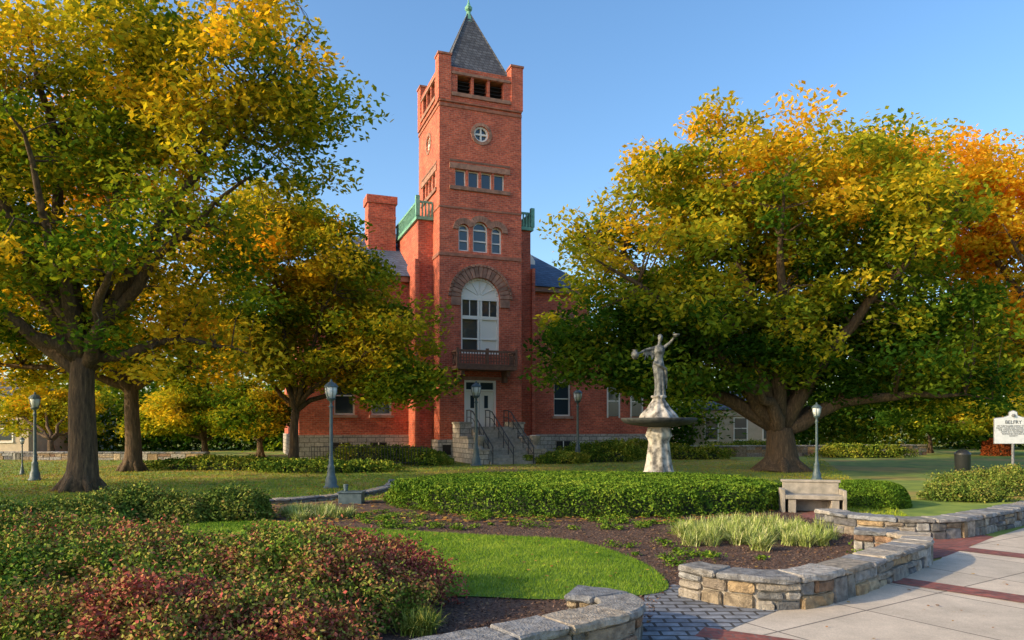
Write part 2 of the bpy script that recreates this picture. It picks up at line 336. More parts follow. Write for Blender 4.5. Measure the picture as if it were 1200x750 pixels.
def upper(fm):
    for k in range(4):
        x0=CX-1.55+k*0.8; cut.prism(rect(x0,x0+0.66,16.1,17.05),-0.2,0.3,fm); frame_rect(x0,x0+0.66,16.1,17.05,fm,0.06,rail=False)
    trim.prism(rect(CX-1.9,CX+1.85,17.08,17.4),-0.06,0.1,fm,(1.1,1.1,1.1)); trim.prism(rect(CX-1.9,CX+1.85,15.85,16.07),-0.1,0.1,fm,(0.9,0.9,0.9))
    trim.prism(rect(CX-1.9,CX+1.85,17.5,17.62),-0.03,0.1,fm,(0.7,0.7,0.7))
    cut.prism(circ(CX+0.05,19.3,0.46),-0.2,0.3,fm); glass.prism(circ(CX+0.05,19.3,0.45),0.2,0.22,fm)
    ringarc(trim,CX+0.05,19.3,0.47,0.66,-0.04,0.1,fm,0,2*math.pi,16); ringarc(fr,CX+0.05,19.3,0.36,0.455,0.08,0.19,fm,0,2*math.pi,16)
    fr.prism(rect(CX+0.0,CX+0.10,18.86,19.74),0.1,0.18,fm); fr.prism(rect(CX-0.39,CX-0.002,19.25,19.35),0.1,0.18,fm); fr.prism(rect(CX+0.102,CX+0.49,19.25,19.35),0.1,0.18,fm)
    for k in range(3):
        x0=CX-1.42+k*1.0; cut.prism(rect(x0,x0+0.86,21.55,22.55),-0.2,0.9,fm)
        dark.prism(rect(x0,x0+0.86,21.55,22.5),0.6,0.64,fm)
        for q in range(4): dark.prism(rect(x0,x0+0.86,21.65+q*0.22,21.69+q*0.22),0.3,0.5,fm)
    trim.prism(rect(0.72,4.38,21.30,21.52),-0.08,0.05,fm); trim.prism(rect(0.72,4.38,22.58,22.72),-0.06,0.05,fm)
    trim.prism(rect(0.0,5.1,20.62,20.80),-0.05,0.05,fm,(1.1,0.8,0.7)); trim.prism(rect(0.0,5.1,20.9,21.0),-0.09,0.05,fm,(1.1,0.8,0.7))
    trim.prism(rect(0.0,5.1,11.95,12.15),-0.05,0.05,fm,(1.0,0.8,0.75))
    trim.prism(rect(0.0,5.1,14.75,14.87),-0.04,0.05,fm,(1.0,0.8,0.75))
upper(front); upper(left)
cut.prism(arch(CX,12.3,0.95,13.6),-0.2,0.3,left); frame_arch(CX,12.3,0.95,13.6,left)
cut_o=cut.build("cutter",None); boolcut(wall_o,cut_o); wall_o.parent=hall
ringarc(trim,CX,9.6,1.21,1.82,-0.08,0.1,front,0,math.pi,19)
trim.prism(rect(CX-1.82,CX-1.21,9.1,9.58),-0.08,0.1,front); trim.prism(rect(CX+1.21,CX+1.82,9.1,9.58),-0.08,0.1,front)
ringarc(trim,CX,9.6,1.84,1.98,-0.12,0.05,front,0,math.pi,25)
fr.prism(arch(CX,9.72,2.2,9.725,20),0.215,0.235,front)
ringarc(fr,CX,9.6,1.08,1.195,0.12,0.25,front,0,math.pi,20)
for k in range(1,6):
    a=math.pi*k/6; fr.tube([front(CX+0.15*math.cos(a),0.19,9.72+0.15*math.sin(a)),front(CX+1.0*math.cos(a),0.19,9.72+0.95*math.sin(a))],[0.025,0.025],4)
glass.prism(rect(CX-1.19,CX+1.19,6.31,9.6),0.24,0.26,front)
for x0,x1 in ((-1.19,-1.08),(-0.14,-0.02),(0.02,0.14),(1.08,1.19)): fr.prism(rect(CX+x0,CX+x1,6.3,9.5),0.12,0.23,front)
for z0,z1 in ((6.3,6.4),(7.15,7.23),(8.35,8.55),(9.48,9.7)): fr.prism(rect(CX-1.195,CX+1.195,z0,z1),0.115,0.225,front)
fr.prism(rect(CX+0.14,CX+1.08,6.4,8.35),0.20,0.232,front)
for k in (-0.62,0.62): fr.prism(rect(CX+k-0.02,CX+k+0.02,8.55,9.48),0.15,0.22,front)
bal=MB(); bal.box(CX-1.8,CX+1.85,-1.25,-0.002,5.28,5.50)
for x in np.arange(CX-1.75,CX+1.8,0.165): bal.box(x,x+0.05,-1.2,-1.15,5.62,6.28)
for z in np.arange(5.75,6.2,0.16): bal.box(CX-1.75,CX+1.8,-1.19,-1.16,z,z+0.04)
for y in np.arange(-1.15,-0.05,0.165): bal.box(CX-1.76,CX-1.71,y,y+0.05,5.62,6.28); bal.box(CX+1.76,CX+1.81,y,y+0.05,5.62,6.28)
bal.box(CX-1.8,CX+1.85,-1.24,-1.12,6.28,6.4); bal.box(CX-1.8,CX+1.85,-1.23,-1.13,5.51,5.6)
for x in (CX-1.82,CX-0.05,CX+1.72): bal.box(x,x+0.15,-1.26,-1.1,5.5,6.5)
bal.box(CX-1.8,CX-1.69,-1.12,-0.01,6.28,6.4); bal.box(CX+1.74,CX+1.85,-1.12,-0.01,6.28,6.4)
for x in (CX-1.5,CX+1.3): bal.box(x,x+0.22,-1.0,-0.01,4.95,5.27); bal.box(x,x+0.22,-0.5,-0.012,4.6,4.947)
bal.build("balcony",M_woodbr,hall)
fr.prism(rect(CX-1.0,CX-0.86,2.0,4.75),0.1,0.25,front); fr.prism(rect(CX+0.86,CX+1.0,2.0,4.75),0.1,0.25,front); fr.prism(rect(CX-0.86,CX+0.86,4.62,4.75),0.1,0.25,front)
fr.prism(rect(CX-0.86,CX+0.86,4.1,4.2),0.12,0.25,front); glass.prism(rect(CX-0.86,CX+0.86,4.2,4.62),0.24,0.26,front); fr.prism(rect(CX-0.03,CX+0.03,4.2,4.62),0.14,0.23,front)
for sx in (-1,1):
    x0,x1=(CX-0.85,CX-0.01) if sx<0 else (CX+0.01,CX+0.85)
    fr.prism(rect(x0,x1,2.0,4.09),0.26,0.32,front)
    for a,c in ((x0,x0+0.14),(x1-0.14,x1)): fr.prism(rect(a,c,2.0,4.09),0.22,0.258,front)
    for a,c in ((2.0,2.2),(2.85,3.0),(3.95,4.09)): fr.prism(rect(x0+0.14,x1-0.14,a,c),0.222,0.256,front)
    glass.prism(rect(x0+0.3,x1-0.3,3.1,3.85),0.245,0.257,front)
trim.prism(rect(CX-1.35,CX+1.35,4.76,4.93),-0.05,0.1,front)
pier=MB()
for (x,y) in ((-0.07,-0.07),(TW-0.68,-0.07),(-0.07,TW-0.68),(TW-0.68,TW-0.68)):
    pier.box(x,x+0.75,y,y+0.75,21.02,23.6); trim.box(x-0.05,x+0.80,y-0.05,y+0.80,23.6,23.72,(1.2,0.9,0.8))
pier.build("corner_piers",M_brick,hall)
bs=MB(); bs.box(-0.12,TW+0.12,-0.12,TW,0,1.25); bs.build("stone_base",M_base,hall)
for k in (0.15,4.3): dark.box(k,k+0.5,-0.125,-0.1,0.35,0.95)
rf=MB()
c=TW/2; prof=[(2.12,22.85),(2.08,22.98),(1.80,23.55),(0.02,27.9)]
for i in range(len(prof)-1):
    (r0,z0),(r1,z1)=prof[i],prof[i+1]
    rf.add([(c-r0,c-r0,z0),(c+r0,c-r0,z0),(c+r0,c+r0,z0),(c-r0,c+r0,z0),(c-r1,c-r1,z1),(c+r1,c-r1,z1),(c+r1,c+r1,z1),(c-r1,c+r1,z1)],[(0,1,5,4),(1,2,6,5),(2,3,7,6),(3,0,4,7)])
rf.build("spire_roof",M_slate,hall)
cp=MB(); cp.lathe([(0.36,27.15),(0.30,27.25),(0.16,27.7),(0.12,27.9),(0.22,28.0),(0.24,28.15),(0.12,28.3),(0.05,28.5),(0.02,28.75)],8,(c,c,0))
ridg=MB()
for sx in (-1,1):
    for sy in (-1,1): ridg.tube([(c+sx*2.08,c+sy*2.08,22.99),(c+sx*1.81,c+sy*1.81,23.57),(c+sx*0.1,c+sy*0.1,27.7)],[0.05,0.045,0.04],5)
ridg.build("spire_hips",M_slate,hall)
rb=MB(); rb.box(-0.9,6.3,1.5,7.5,0,14.3); rb.box(-1.15,-0.9,1.2,3.4,0,11.9); rb.box(6.3,6.5,1.2,3.4,0,11.9); rb.build("rear_block_wall",M_brick,hall)
cp.box(-1.05,-0.003,1.35,7.6,14.3,14.5); cp.box(TW+0.003,6.45,1.35,7.6,14.3,14.5)
for x in (-1.0,6.28):
    for y in np.arange(1.4,7.5,0.22): cp.box(x,x+0.1,y,y+0.08,14.5,15.3)
    cp.box(x-0.02,x+0.14,1.36,7.5,15.3,15.42)
for x0,x1 in ((-0.9,-0.05),(TW+0.05,6.28)):
    for x in np.arange(x0,x1,0.2): cp.box(x,x+0.08,1.4,1.48,14.5,15.3)
    cp.box(x0,x1,1.37,1.5,15.301,15.42)
for x in (-1.08,6.26): cp.box(x,x+0.24,1.3,1.54,14.5,15.7)
cp.build("copper_trim",M_copper,hall)
X0,X1,Y0,Y1=-7.6,11.2,3.0,17.0
mw=MB(); mw.box(X0,X1,Y0,Y1,0,11.0); mwo=mw.build("main_wall",M_brick)
cut=MB()
for s in (9.2,-2.8,-5.0):
    for z0,z1 in ((2.7,5.0),(6.7,9.2)):
        cut.prism(rect(s-0.62,s+0.62,z0,z1),-0.2,0.3,frontM); frame_rect(s-0.62,s+0.62,z0,z1,frontM,0.1)
        trim.prism(rect(s-0.8,s+0.8,z1+0.003,z1+0.3),-0.04,0.1,frontM); trim.prism(rect(s-0.75,s+0.75,z0-0.16,z0-0.003),-0.09,0.1,frontM,(1.4,1.5,1.6))
leftM=lambda s,d,z:(X0+d,s,z)
for s in (5,8,11,14):
    for z0,z1 in ((2.7,5.0),(6.7,9.2)):
        cut.prism(rect(s-0.62,s+0.62,z0,z1),-0.2,0.3,leftM); frame_rect(s-0.62,s+0.62,z0,z1,leftM,0.1)
boolcut(mwo,cut.build("cutter",None)); mwo.parent=hall
bs=MB(); bs.box(X0-0.1,-1.16,Y0-0.1,Y1+0.1,0,1.5); bs.box(6.51,16.1,Y0-0.1,Y1,0,1.5); bs.build("wing_stone_base",M_base,hall)
for s in (9.2,-3,-5.2): dark.box(s-0.5,s+0.5,Y0-0.13,Y0-0.11,0.45,1.05); fr.box(s-0.03,s+0.03,Y0-0.15,Y0-0.131,0.45,1.05)
rr=MB(); o=0.45
def hip(mb,x0,x1,y0,y1,z0,z1,rx0,rx1):
    ym=(y0+y1)/2; mb.add([(x0,y0,z0),(x1,y0,z0),(x1,y1,z0),(x0,y1,z0),(rx0,ym,z1),(rx1,ym,z1)],[(0,1,5,4),(1,2,5),(2,3,4,5),(3,0,4),(3,2,1,0)])
hip(rr,X0-o,X1+o,Y0-o,Y1+o,11.12,15.6,-2.5,8.3); rr.build("main_roof",M_slateb,hall)
trim.box(X0-0.3,-1.2,Y0-0.3,Y0+0.1,10.8,11.1); trim.box(6.52,X1+0.3,Y0-0.3,Y0+0.1,10.8,11.1)
lw=MB(); lw.box(X1,16.0,Y0+0.02,Y1-2,0,7.0); lw.box(X1+0.01,16.2,Y0-0.05,Y0+0.2,6.6,6.9); lw.build("low_wing",M_brick,hall)
for s in (13.0,14.8): glass.box(s-0.4,s+0.4,Y0-0.01,Y0+0.01,2.7,4.8); fr.box(s-0.5,s-0.4,Y0-0.04,Y0+0.01,2.6,4.9); fr.box(s+0.4,s+0.5,Y0-0.04,Y0+0.01,2.6,4.9); fr.box(s-0.4,s+0.4,Y0-0.03,Y0+0.01,3.7,3.78)
chm=MB(); chm.box(-3.0,-1.2,6.6,7.9,11.5,16.6); chm.box(-3.1,-1.1,6.5,8.0,16.6,17.1); chm.box(-3.02,-1.18,6.58,7.92,15.6,15.8)
chm.build("chimney",M_brick,hall)
dm=MB(); dm.add([(7.4,6.3,12.2),(8.6,6.3,12.2),(8.6,6.3,13.6),(8.0,6.3,14.5),(7.4,6.3,13.6),(7.4,9.5,12.2),(8.6,9.5,12.2),(8.6,9.5,13.6),(8.0,9.5,14.5),(7.4,9.5,13.6)],[(0,1,2,3,4),(2,1,6,7),(0,4,9,5),(3,2,7,8),(4,3,8,9)]); dm.build("dormer",M_white,hall)
stp=MB(); ns=12
for i in range(ns):
    z=2.0*(ns-i)/ns; y1=-1.3-i*0.3; stp.box(CX-1.05,CX+1.45,y1-0.32,-0.125 if i==0 else y1,z-2.0/ns-(0.0 if i<ns-1 else 0.05),z)
stp.box(CX-1.05,CX+1.45,-1.3,-0.13,0,1.8)
for i in range(ns): stp.box(CX-1.04,CX+1.44,-1.3-i*0.3-0.3,-1.3-i*0.3+0.0,-0.05,2.0*(ns-i)/ns-2.0/ns-0.002)
stp.build("steps",M_conc,hall)
ck=MB()
for x0 in (CX-1.75,CX+1.46):
    ck.box(x0,x0+0.68,-1.6,-0.13,0,2.15); ck.box(x0,x0+0.68,-3.2,-1.603,0,1.35); ck.box(x0,x0+0.68,-4.7,-3.203,0,0.7)
ck.build("step_cheeks",M_base,hall)
cc=MB()
for x0 in (CX-1.75,CX+1.46):
    for y0,y1,z in ((-1.65,-0.14,2.15),(-3.22,-1.66,1.35),(-4.75,-3.23,0.7)): cc.box(x0-0.05,x0+0.73,y0,y1,z+0.003,z+0.12)
    cc.lathe([(0.25,0.12),(0.2,0.2),(0.12,0.3),(0.3,0.6),(0.34,0.8),(0.26,0.85)],12,(x0+0.34,-4.1,0.7))
cc.build("step_caps",M_conc,hall)
rl=MB()
for x in (CX-0.95,CX+0.2,CX+1.35):
    zt=lambda y:2.0+0.95-max(0,(-1.3-y))*2.0/3.6
    ys=np.linspace(-0.3,-5.0,9)
    rl.tube([(x,y,max(0.9,zt(y))) for y in ys],[0.035]*9,6); rl.tube([(x,y,max(0.5,zt(y)-0.4)) for y in ys],[0.022]*9,6)
    for y in np.linspace(-0.35,-4.95,7): rl.tube([(x,y,max(0,zt(y)-0.95)),(x,y,max(0.9,zt(y)))],[0.028]*2,6)
rl.build("handrails",M_iron,hall)
trim.build("brownstone_trim",M_dbrick,hall); glass.build("window_panes",M_glass,hall); fr.build("window_frames",M_white,hall); dark.build("louvers",M_dark,hall)
# ---------------------------------------------------------------- foliage
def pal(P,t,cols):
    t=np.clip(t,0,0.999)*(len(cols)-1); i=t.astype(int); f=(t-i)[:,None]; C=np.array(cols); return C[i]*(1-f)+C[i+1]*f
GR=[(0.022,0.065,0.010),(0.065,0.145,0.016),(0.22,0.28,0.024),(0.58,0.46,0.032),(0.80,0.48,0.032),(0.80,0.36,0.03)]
def tree(name,base,tr,fork,lobes,ncl,lpc,cr,ls,bias,hf,seed,lean=0,nl=9,cols=GR,rootflare=1.6,jr=0.12):
    global rng; rng=np.random.default_rng(seed); random.seed(seed)
    e=empty(name,(base[0],base[1],0)); B=np.array([base[0],base[1],0.0])
    vol=np.array([l[3]*l[4]*l[5] for l in lobes])**0.75; idx=rng.choice(len(lobes),ncl,p=vol/vol.sum())
    Lb=np.array(lobes); d=rdir(ncl); rad=rng.random(ncl)**0.36
    C=Lb[idx,:3]+d*Lb[idx,3:]*rad[:,None]*(1+jr*np.clip(rng.normal(size=(ncl,1)),-2,1.8))-B
    C=C[C[:,2]>1.8]; ncl=len(C)
    mb=MB(); fk=np.array([lean,0,fork])
    n=9; pts=[];rd=[]
    for i in range(n):
        t=i/(n-1); pts.append((lean*t*t+0.04*math.sin(5*t),0.03*math.sin(7*t),fork*t-0.1)); rd.append(tr*(1+(rootflare-1)*math.exp(-t*fork/0.35))*(1-0.22*t))
    mb.tube(pts,rd,14)
    for k in range(6):
        a=k*1.05+0.3; mb.tube([(tr*0.3*math.cos(a),tr*0.3*math.sin(a),0.9),(tr*0.85*math.cos(a),tr*0.85*math.sin(a),0.35),(tr*1.9*math.cos(a),tr*1.9*math.sin(a),-0.08)],[tr*0.35,tr*0.38,tr*0.2],8)
    tg=[C[np.argmax(C[:,2])]]
    for k in range(nl-1):
        dd=np.min([np.linalg.norm(C-t,axis=1) for t in tg],axis=0); tg.append(C[np.argmax(dd)])
    S=[];SR=[]
    for t in tg:
        hz=math.hypot(t[0]-fk[0],t[1]-fk[1]); m=fk+(t-fk)*0.45+np.array([0,0,0.18*hz])
        P=[];R=[]
        f0=fk-np.array([0,0,random.uniform(0,0.15*fork)])
        for i in range(10):
            u=i/9; p=(1-u)**2*f0+2*u*(1-u)*m+u*u*t+np.array([random.uniform(-1,1),random.uniform(-1,1),random.uniform(-1,1)])*0.14*(0 if i==0 else 1)
            P.append(p); R.append(tr*0.52*(1-u)**1.0+0.02)
        mb.tube(P,R,8); S+=P[1:]; SR+=R[1:]
    S=np.array(S);SR=np.array(SR)
    for c in C:
        dd=np.linalg.norm(S-c,axis=1)+np.where(S[:,2]>c[2]+1,3,0); j=np.argmin(dd); s=S[j]; 
        if dd[j]<0.3: continue
        r0=min(SR[j]*0.55,0.03+0.012*dd[j]); mid=(s+c)/2+np.array([0,0,0.12*dd[j]])+rng.normal(size=3)*0.12
        mb.tube([s,(s+mid)/2+rng.normal(size=3)*0.05,mid,(mid+c)/2+rng.normal(size=3)*0.06,c],[r0,r0*0.8,r0*0.6,r0*0.4,0.012],5)
    mb.build("trunk_and_limbs",M_bark,e,smooth=True)
    sz=0.6+0.8*rng.random(ncl); L=np.repeat(np.arange(ncl),(lpc*sz).astype(int)); n=len(L)
    o=rng.normal(size=(n,3)); ln=np.linalg.norm(o,axis=1,keepdims=True); o=o/ln*np.minimum(ln,2.3)**0.8*cr*0.62*sz[L][:,None]; o[:,2]*=0.55
    P=C[L]+o; P[:,2]-=0.10*np.hypot(o[:,0],o[:,1])
    z0,z1=C[:,2].min(),C[:,2].max()
    cj=rng.normal(size=ncl)*0.12
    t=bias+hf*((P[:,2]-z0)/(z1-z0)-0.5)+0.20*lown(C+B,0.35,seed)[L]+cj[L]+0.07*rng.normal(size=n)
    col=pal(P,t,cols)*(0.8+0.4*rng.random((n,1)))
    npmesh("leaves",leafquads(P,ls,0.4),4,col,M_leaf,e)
    return e
def LB(px,py,D,rx,ry,rz,dy=0): x,y,z=W(px,py,D+dy); return (x,y,z,rx,ry,rz)
D=22.7
tree("offscreen_shade_tree",G(95,575),0.43,4.2,[LB(40,110,D,5.2,5,5.5),LB(240,70,D,3.9,4,4.2),LB(315,150,D,2.5,3,2.8),LB(190,290,D,3.4,3.5,2.6),LB(60,340,D,3.6,4,1.8),LB(200,410,D,2.6,2.5,1.0),LB(-80,250,D,4,4,5)],
     390,240,0.95,0.10,0.44,0.14,11,lean=0.1,nl=14)
tree("maple_tree",G(155,552),0.36,4.0,[LB(110,370,33,5.4,4,3.0),LB(10,400,33,4,4,2.8),LB(210,310,33,3.4,3,3),LB(240,410,33,2.8,3,1.8),LB(60,200,36,5,4,4)],
     240,200,1.0,0.125,0.62,0.15,12,nl=9)
tree("young_maple_tree",G(343,548),0.24,3.0,[LB(352,315,35,3.6,4,3.0),LB(440,400,35,3.1,3,1.9),LB(300,380,35,2.9,3,2.1),LB(335,250,35,2.2,3,1.5),LB(470,445,35,2.4,2.5,1.1),LB(380,430,35,3,2.5,1.2),LB(410,330,35,2.0,2.5,1.6)],
     280,215,0.95,0.125,0.49,0.10,13,lean=0.2,jr=0.08)
D=33
tree("elm_tree",G(915,552),0.72,2.0,[LB(900,240,D,5.6,5.5,4.0),LB(775,290,D,4.2,5,4.3),LB(725,395,D,3.9,4,2.3),LB(1000,300,D,5,5,4.2),LB(960,410,D,6,5,2.0),LB(830,390,D,5,5,2.6),LB(1080,400,D,4.6,4,2.8),LB(1000,200,36,3.5,3.5,2),LB(810,455,D,3.0,3,0.9),LB(1090,455,D,3.4,3,1.2)],
     700,220,1.05,0.13,0.42,0.48,14,nl=18,rootflare=1.8,jr=0.07)
tree("golden_maple_tree",G(1265,545),0.5,4.5,[LB(1070,240,40,4.8,4.5,3.6),LB(1160,250,40,4.5,4.5,3.8),LB(1230,330,40,5,4.5,5),LB(1170,400,40,4.5,4.5,2.6)],
     330,210,1.1,0.145,0.68,0.15,15,nl=10,jr=0.08)
tree("evergreen_tree",G(240,536),0.2,1.2,[(*W(240,480,47)[:2],2.8,3.2,2.5,2.4),(*W(200,500,47)[:2],2.2,2.6,2,2.1)],130,200,0.8,0.12,0.36,0.1,16,nl=6)
tree("evergreen_tree",G(305,538),0.2,1.2,[(*W(300,470,46)[:2],2.8,2.6,2.5,2.6)],90,200,0.8,0.12,0.42,0.1,17,nl=6)
tree("evergreen_tree",G(60,536),0.2,1.2,[(*W(60,480,50)[:2],2.6,3.4,2.5,2.2)],90,200,0.8,0.12,0.42,0.1,19,nl=6)
tree("dogwood_tree",G(1090,531),0.15,1.5,[LB(1100,492,52,3.6,3,1.9),LB(1180,495,52,3.4,3,1.7)],120,180,0.9,0.13,0.35,0.1,18,nl=6)
tree("offscreen_shade_tree",(-32,13.5),0.4,4.5,[(-32,13.5,9.5,4.6,4.2,4.0),(-29,15,8,3,3,2.6),(-35,12,8.5,3.5,3,3)],190,120,1.1,0.17,0.45,0.1,22,nl=9)  # unseen tree, added left of frame to cast dappled shade over the lawn
rng=np.random.default_rng(5)
def foliage_bank(name,xs,yf,hf_,nk,lpk,ls,tb,sx=1.4,sy=1.2,js=0.8):
    Cs=[]
    for x in xs:
        h=hf_(x)*(0.85+0.3*rng.random()); y=yf(x)+rng.normal()*0.8
        for k in range(nk): Cs.append((x+rng.normal()*sx,y+rng.normal()*sy,h*(0.03+0.97*rng.random()**0.85)))
    Cs=np.array(Cs); Li=np.repeat(np.arange(len(Cs)),lpk); P=Cs[Li]+rng.normal(size=(len(Li),3))*np.array([js,js,js*0.75]); P[:,2]=np.abs(P[:,2])
    t=tb+0.25*lown(Cs,0.2)[Li]+0.10*rng.normal(size=len(Cs))[Li]+0.06*rng.normal(size=len(Li)); npmesh(name,leafquads(P,ls,0.3),4,pal(P,t,GR)*(0.75+0.4*rng.random((len(P),1))),M_leaf)
foliage_bank("distant_trees",np.linspace(-120,120,62),lambda x:88+6*math.sin(x),lambda x:10+2.5*math.sin(x*0.13)-(3 if abs(x)<14 else 0),34,34,0.34,0.30,2.2,2)
foliage_bank("background_trees",np.linspace(-40,-15,18),lambda x:61,lambda x:5.2+1.2*math.sin(x*0.7),40,34,0.2,0.22)
foliage_bank("background_trees",np.linspace(24,62,28),lambda x:66,lambda x:5.2+1.2*math.sin(x*0.6),40,34,0.2,0.26)
foliage_bank("background_trees",np.linspace(9,15,5),lambda x:60,lambda x:4.0,40,34,0.2,0.2)
# ---------------------------------------------------------------- shrubs / hedges
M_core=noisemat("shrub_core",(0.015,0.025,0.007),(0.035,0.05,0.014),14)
def superdome(name,cx,cy,rx,ry,h,nleaf,ls,cols,tb,boxy=4,lump=0.04,seed=1,tj=0.1,tl=0.3,freq=2.0,rot=0,extra=0.0):
    global rng; rng=np.random.default_rng(seed)
    e=empty(name,(cx,cy,0),rot)
    def prof(u):
        a=u*math.pi/2; return np.cos(a)**(2/boxy),np.sin(a)**(2/boxy)
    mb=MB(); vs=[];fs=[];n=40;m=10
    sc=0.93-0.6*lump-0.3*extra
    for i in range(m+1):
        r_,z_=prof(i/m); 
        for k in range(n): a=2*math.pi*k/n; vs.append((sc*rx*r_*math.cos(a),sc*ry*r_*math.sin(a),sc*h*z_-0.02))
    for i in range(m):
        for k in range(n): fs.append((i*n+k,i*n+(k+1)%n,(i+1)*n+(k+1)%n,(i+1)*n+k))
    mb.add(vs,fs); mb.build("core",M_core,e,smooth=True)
    side=math.pi*(rx+ry)*h; top=math.pi*rx*ry; ns_=int(nleaf*side/(side+top)); nt_=nleaf-ns_
    a=rng.random(ns_)*2*math.pi; z=rng.random(ns_); rr_=(1-z**boxy)**(1/boxy)
    a2=rng.random(nt_)*2*math.pi; r2=np.sqrt(rng.random(nt_)); z2=(1-r2**boxy)**(1/boxy)
    A=np.concatenate([a,a2]); R=np.concatenate([rr_,r2]); Z=np.concatenate([z,z2])
    P=np.stack([rx*R*np.cos(A),ry*R*np.sin(A),h*Z],1)
    q=P+np.array([cx,cy,0]); lm=1+lump*(lown(q,freq,seed)+0.8*lown(q,freq*2.7,seed))*1.3+(0.04+extra)*(rng.random(len(P))-0.6)
    P*=lm[:,None]
    if extra: P[:,2]+=extra*0.5*np.abs(rng.normal(size=len(P)))*h
    P[:,2]=np.maximum(P[:,2],0.01)
    t=tb+tl*lown(q,freq*0.55,seed+3)+0.5*tl*lown(q,freq*3.1,seed+5)+tj*rng.normal(size=len(P))
    npmesh("leaves",leafquads(P,ls,0.2,0.6),4,pal(P,t,cols)*(0.7+0.6*rng.random((len(P),1))),M_hleaf,e)
    return e
HG=[(0.03,0.07,0.010),(0.07,0.14,0.015),(0.14,0.22,0.022),(0.24,0.29,0.035)]
superdome("boxwood_hedge",1.95,19.2,5.15,3.4,0.66,100000,0.032,HG,0.5,6,0.035,31,tj=0.18,tl=0.25)
x,y=G(1037,597); superdome("round_boxwood_bush",x,y+1.0,1.05,1.0,0.62,22000,0.026,HG,0.55,3.2,0.03,32)
RB=[(0.07,0.14,0.02),(0.15,0.22,0.028),(0.26,0.24,0.055),(0.32,0.12,0.07),(0.30,0.07,0.06)]
superdome("barberry_bush",-2.35,8.0,1.45,1.25,0.66,60000,0.021,RB,0.62,2.4,0.15,33,0.22,0.5,2.6,extra=0.22)
superdome("barberry_bush",-4.5,8.2,1.6,1.5,0.66,60000,0.022,RB,0.48,2.4,0.18,34,0.22,0.5,2.6,extra=0.22)
superdome("barberry_bush",-3.1,6.4,1.7,1.0,0.52,60000,0.02,RB,0.5,2.3,0.18,35,0.22,0.5,2.6,extra=0.22)
superdome("barberry_bush",-6.3,9.3,1.8,1.5,0.66,36000,0.024,RB,0.35,2.4,0.18,36,0.22,0.4,2.6,extra=0.22)
LS=[(0.05,0.09,0.018),(0.11,0.17,0.028),(0.22,0.24,0.05),(0.30,0.2,0.06)]
sp=[("low_shrub",100,616,1.0,0.7,0.42),("low_shrub",160,610,0.9,0.6,0.5),("low_shrub",215,611,0.7,0.5,0.42),("low_shrub",268,609,0.9,0.6,0.52),("low_shrub",20,620,1.2,0.7,0.4),("low_shrub",130,604,0.9,0.6,0.4),("low_shrub",1180,572,2.2,1.2,0.5),("low_shrub",1130,586,1.0,0.7,0.35),("low_shrub",1210,580,1.3,0.8,0.6)]
for i,(nm,px,py,rx,ry,h) in enumerate(sp):
    x,y=G(px,py); superdome(nm,x,y,rx,ry,h,11000,0.032,LS,0.45,2.1,0.22,40+i,0.2,0.3,3.0,extra=0.28)
bp_=[(440,541,3,1.0,0.8),(500,545,1.3,0.8,0.7),(645,543,2.0,0.8,0.5),(700,541,2.2,1,0.9),(740,537,2.5,1,1.0),(800,538,3,1,0.7),(880,533,4,1,0.8),(1010,536,3,1,0.7),(270,550,4,1.2,0.5),(380,553,3,1,0.45)]
for i,(px,py,rx,ry,h) in enumerate(bp_):
    x,y=G(px,py); superdome("foundation_shrub",x,y,rx,ry,h,8000,0.06,[(0.04,0.09,0.014),(0.10,0.17,0.024),(0.26,0.30,0.035),(0.4,0.33,0.05)],0.46,2.4,0.2,60+i,0.2,0.3,1.6,extra=0.2)
x,y=G(1168,534); superdome("red_shrub",x,y,1.0,0.8,1.1,5000,0.06,[(0.12,0.03,0.01),(0.25,0.06,0.02),(0.3,0.1,0.02)],0.5,2.3,0.1,80)
def blades(name,X,Y,Z,ln,wd,droop,cols,parent=None,segs=4,tb=0.5,tj=0.2,spread=1.0):
    n=len(X); a=rng.random(n)*2*math.pi; l=ln*(0.6+0.7*rng.random(n)); out=spread*(0.3+0.7*rng.random(n)); dx=np.cos(a);dy=np.sin(a); wx,wy=-dy,dx
    ts=np.linspace(0,1,segs+1)
    def pt(t): 
        h=out*t*l*0.75; z=l*(t*0.9-droop*t*t*out); return np.stack([X+dx*h,Y+dy*h,Z+z],1)
    col=pal(X,tb+tj*rng.normal(size=n),cols)
    V=[];Cc=[]
    wv=np.stack([wx,wy,np.zeros(n)],1)*(wd*(0.7+0.6*rng.random(n)))[:,None]
    for i in range(segs):
        t0,t1=ts[i],ts[i+1]; w0=(1-t0)**0.6; w1=(1-t1)**0.6 if i<segs-1 else 0.05
        p0,p1=pt(t0),pt(t1); q=np.stack([p0-wv*w0,p0+wv*w0,p1+wv*w1,p1-wv*w1],1); V.append(q.reshape(-1,3)); Cc.append(col)
    return npmesh(name,np.concatenate(V),4,np.concatenate(Cc),M_hleaf,parent)
def inpoly(px,py,poly):
    c=np.zeros(len(px),bool); j=len(poly)-1
    for i in range(len(poly)):
        xi,yi=poly[i];xj,yj=poly[j]; k=((yi>py)!=(yj>py))&(px<(xj-xi)*(py-yi)/(yj-yi+1e-12)+xi); c^=k; j=i
    return c
rng=np.random.default_rng(99)
lp=np.array(lawn_pts); n=240000
X=rng.uniform(lp[:,0].min(),lp[:,0].max(),n);Y=rng.uniform(lp[:,1].min(),lp[:,1].max(),n); k=inpoly(X,Y,lawn_pts); X=X[k];Y=Y[k]
cl=lown(np.stack([X,Y,X*0],1),1.6)+0.5*lown(np.stack([X,Y,X*0],1),5.0,2)
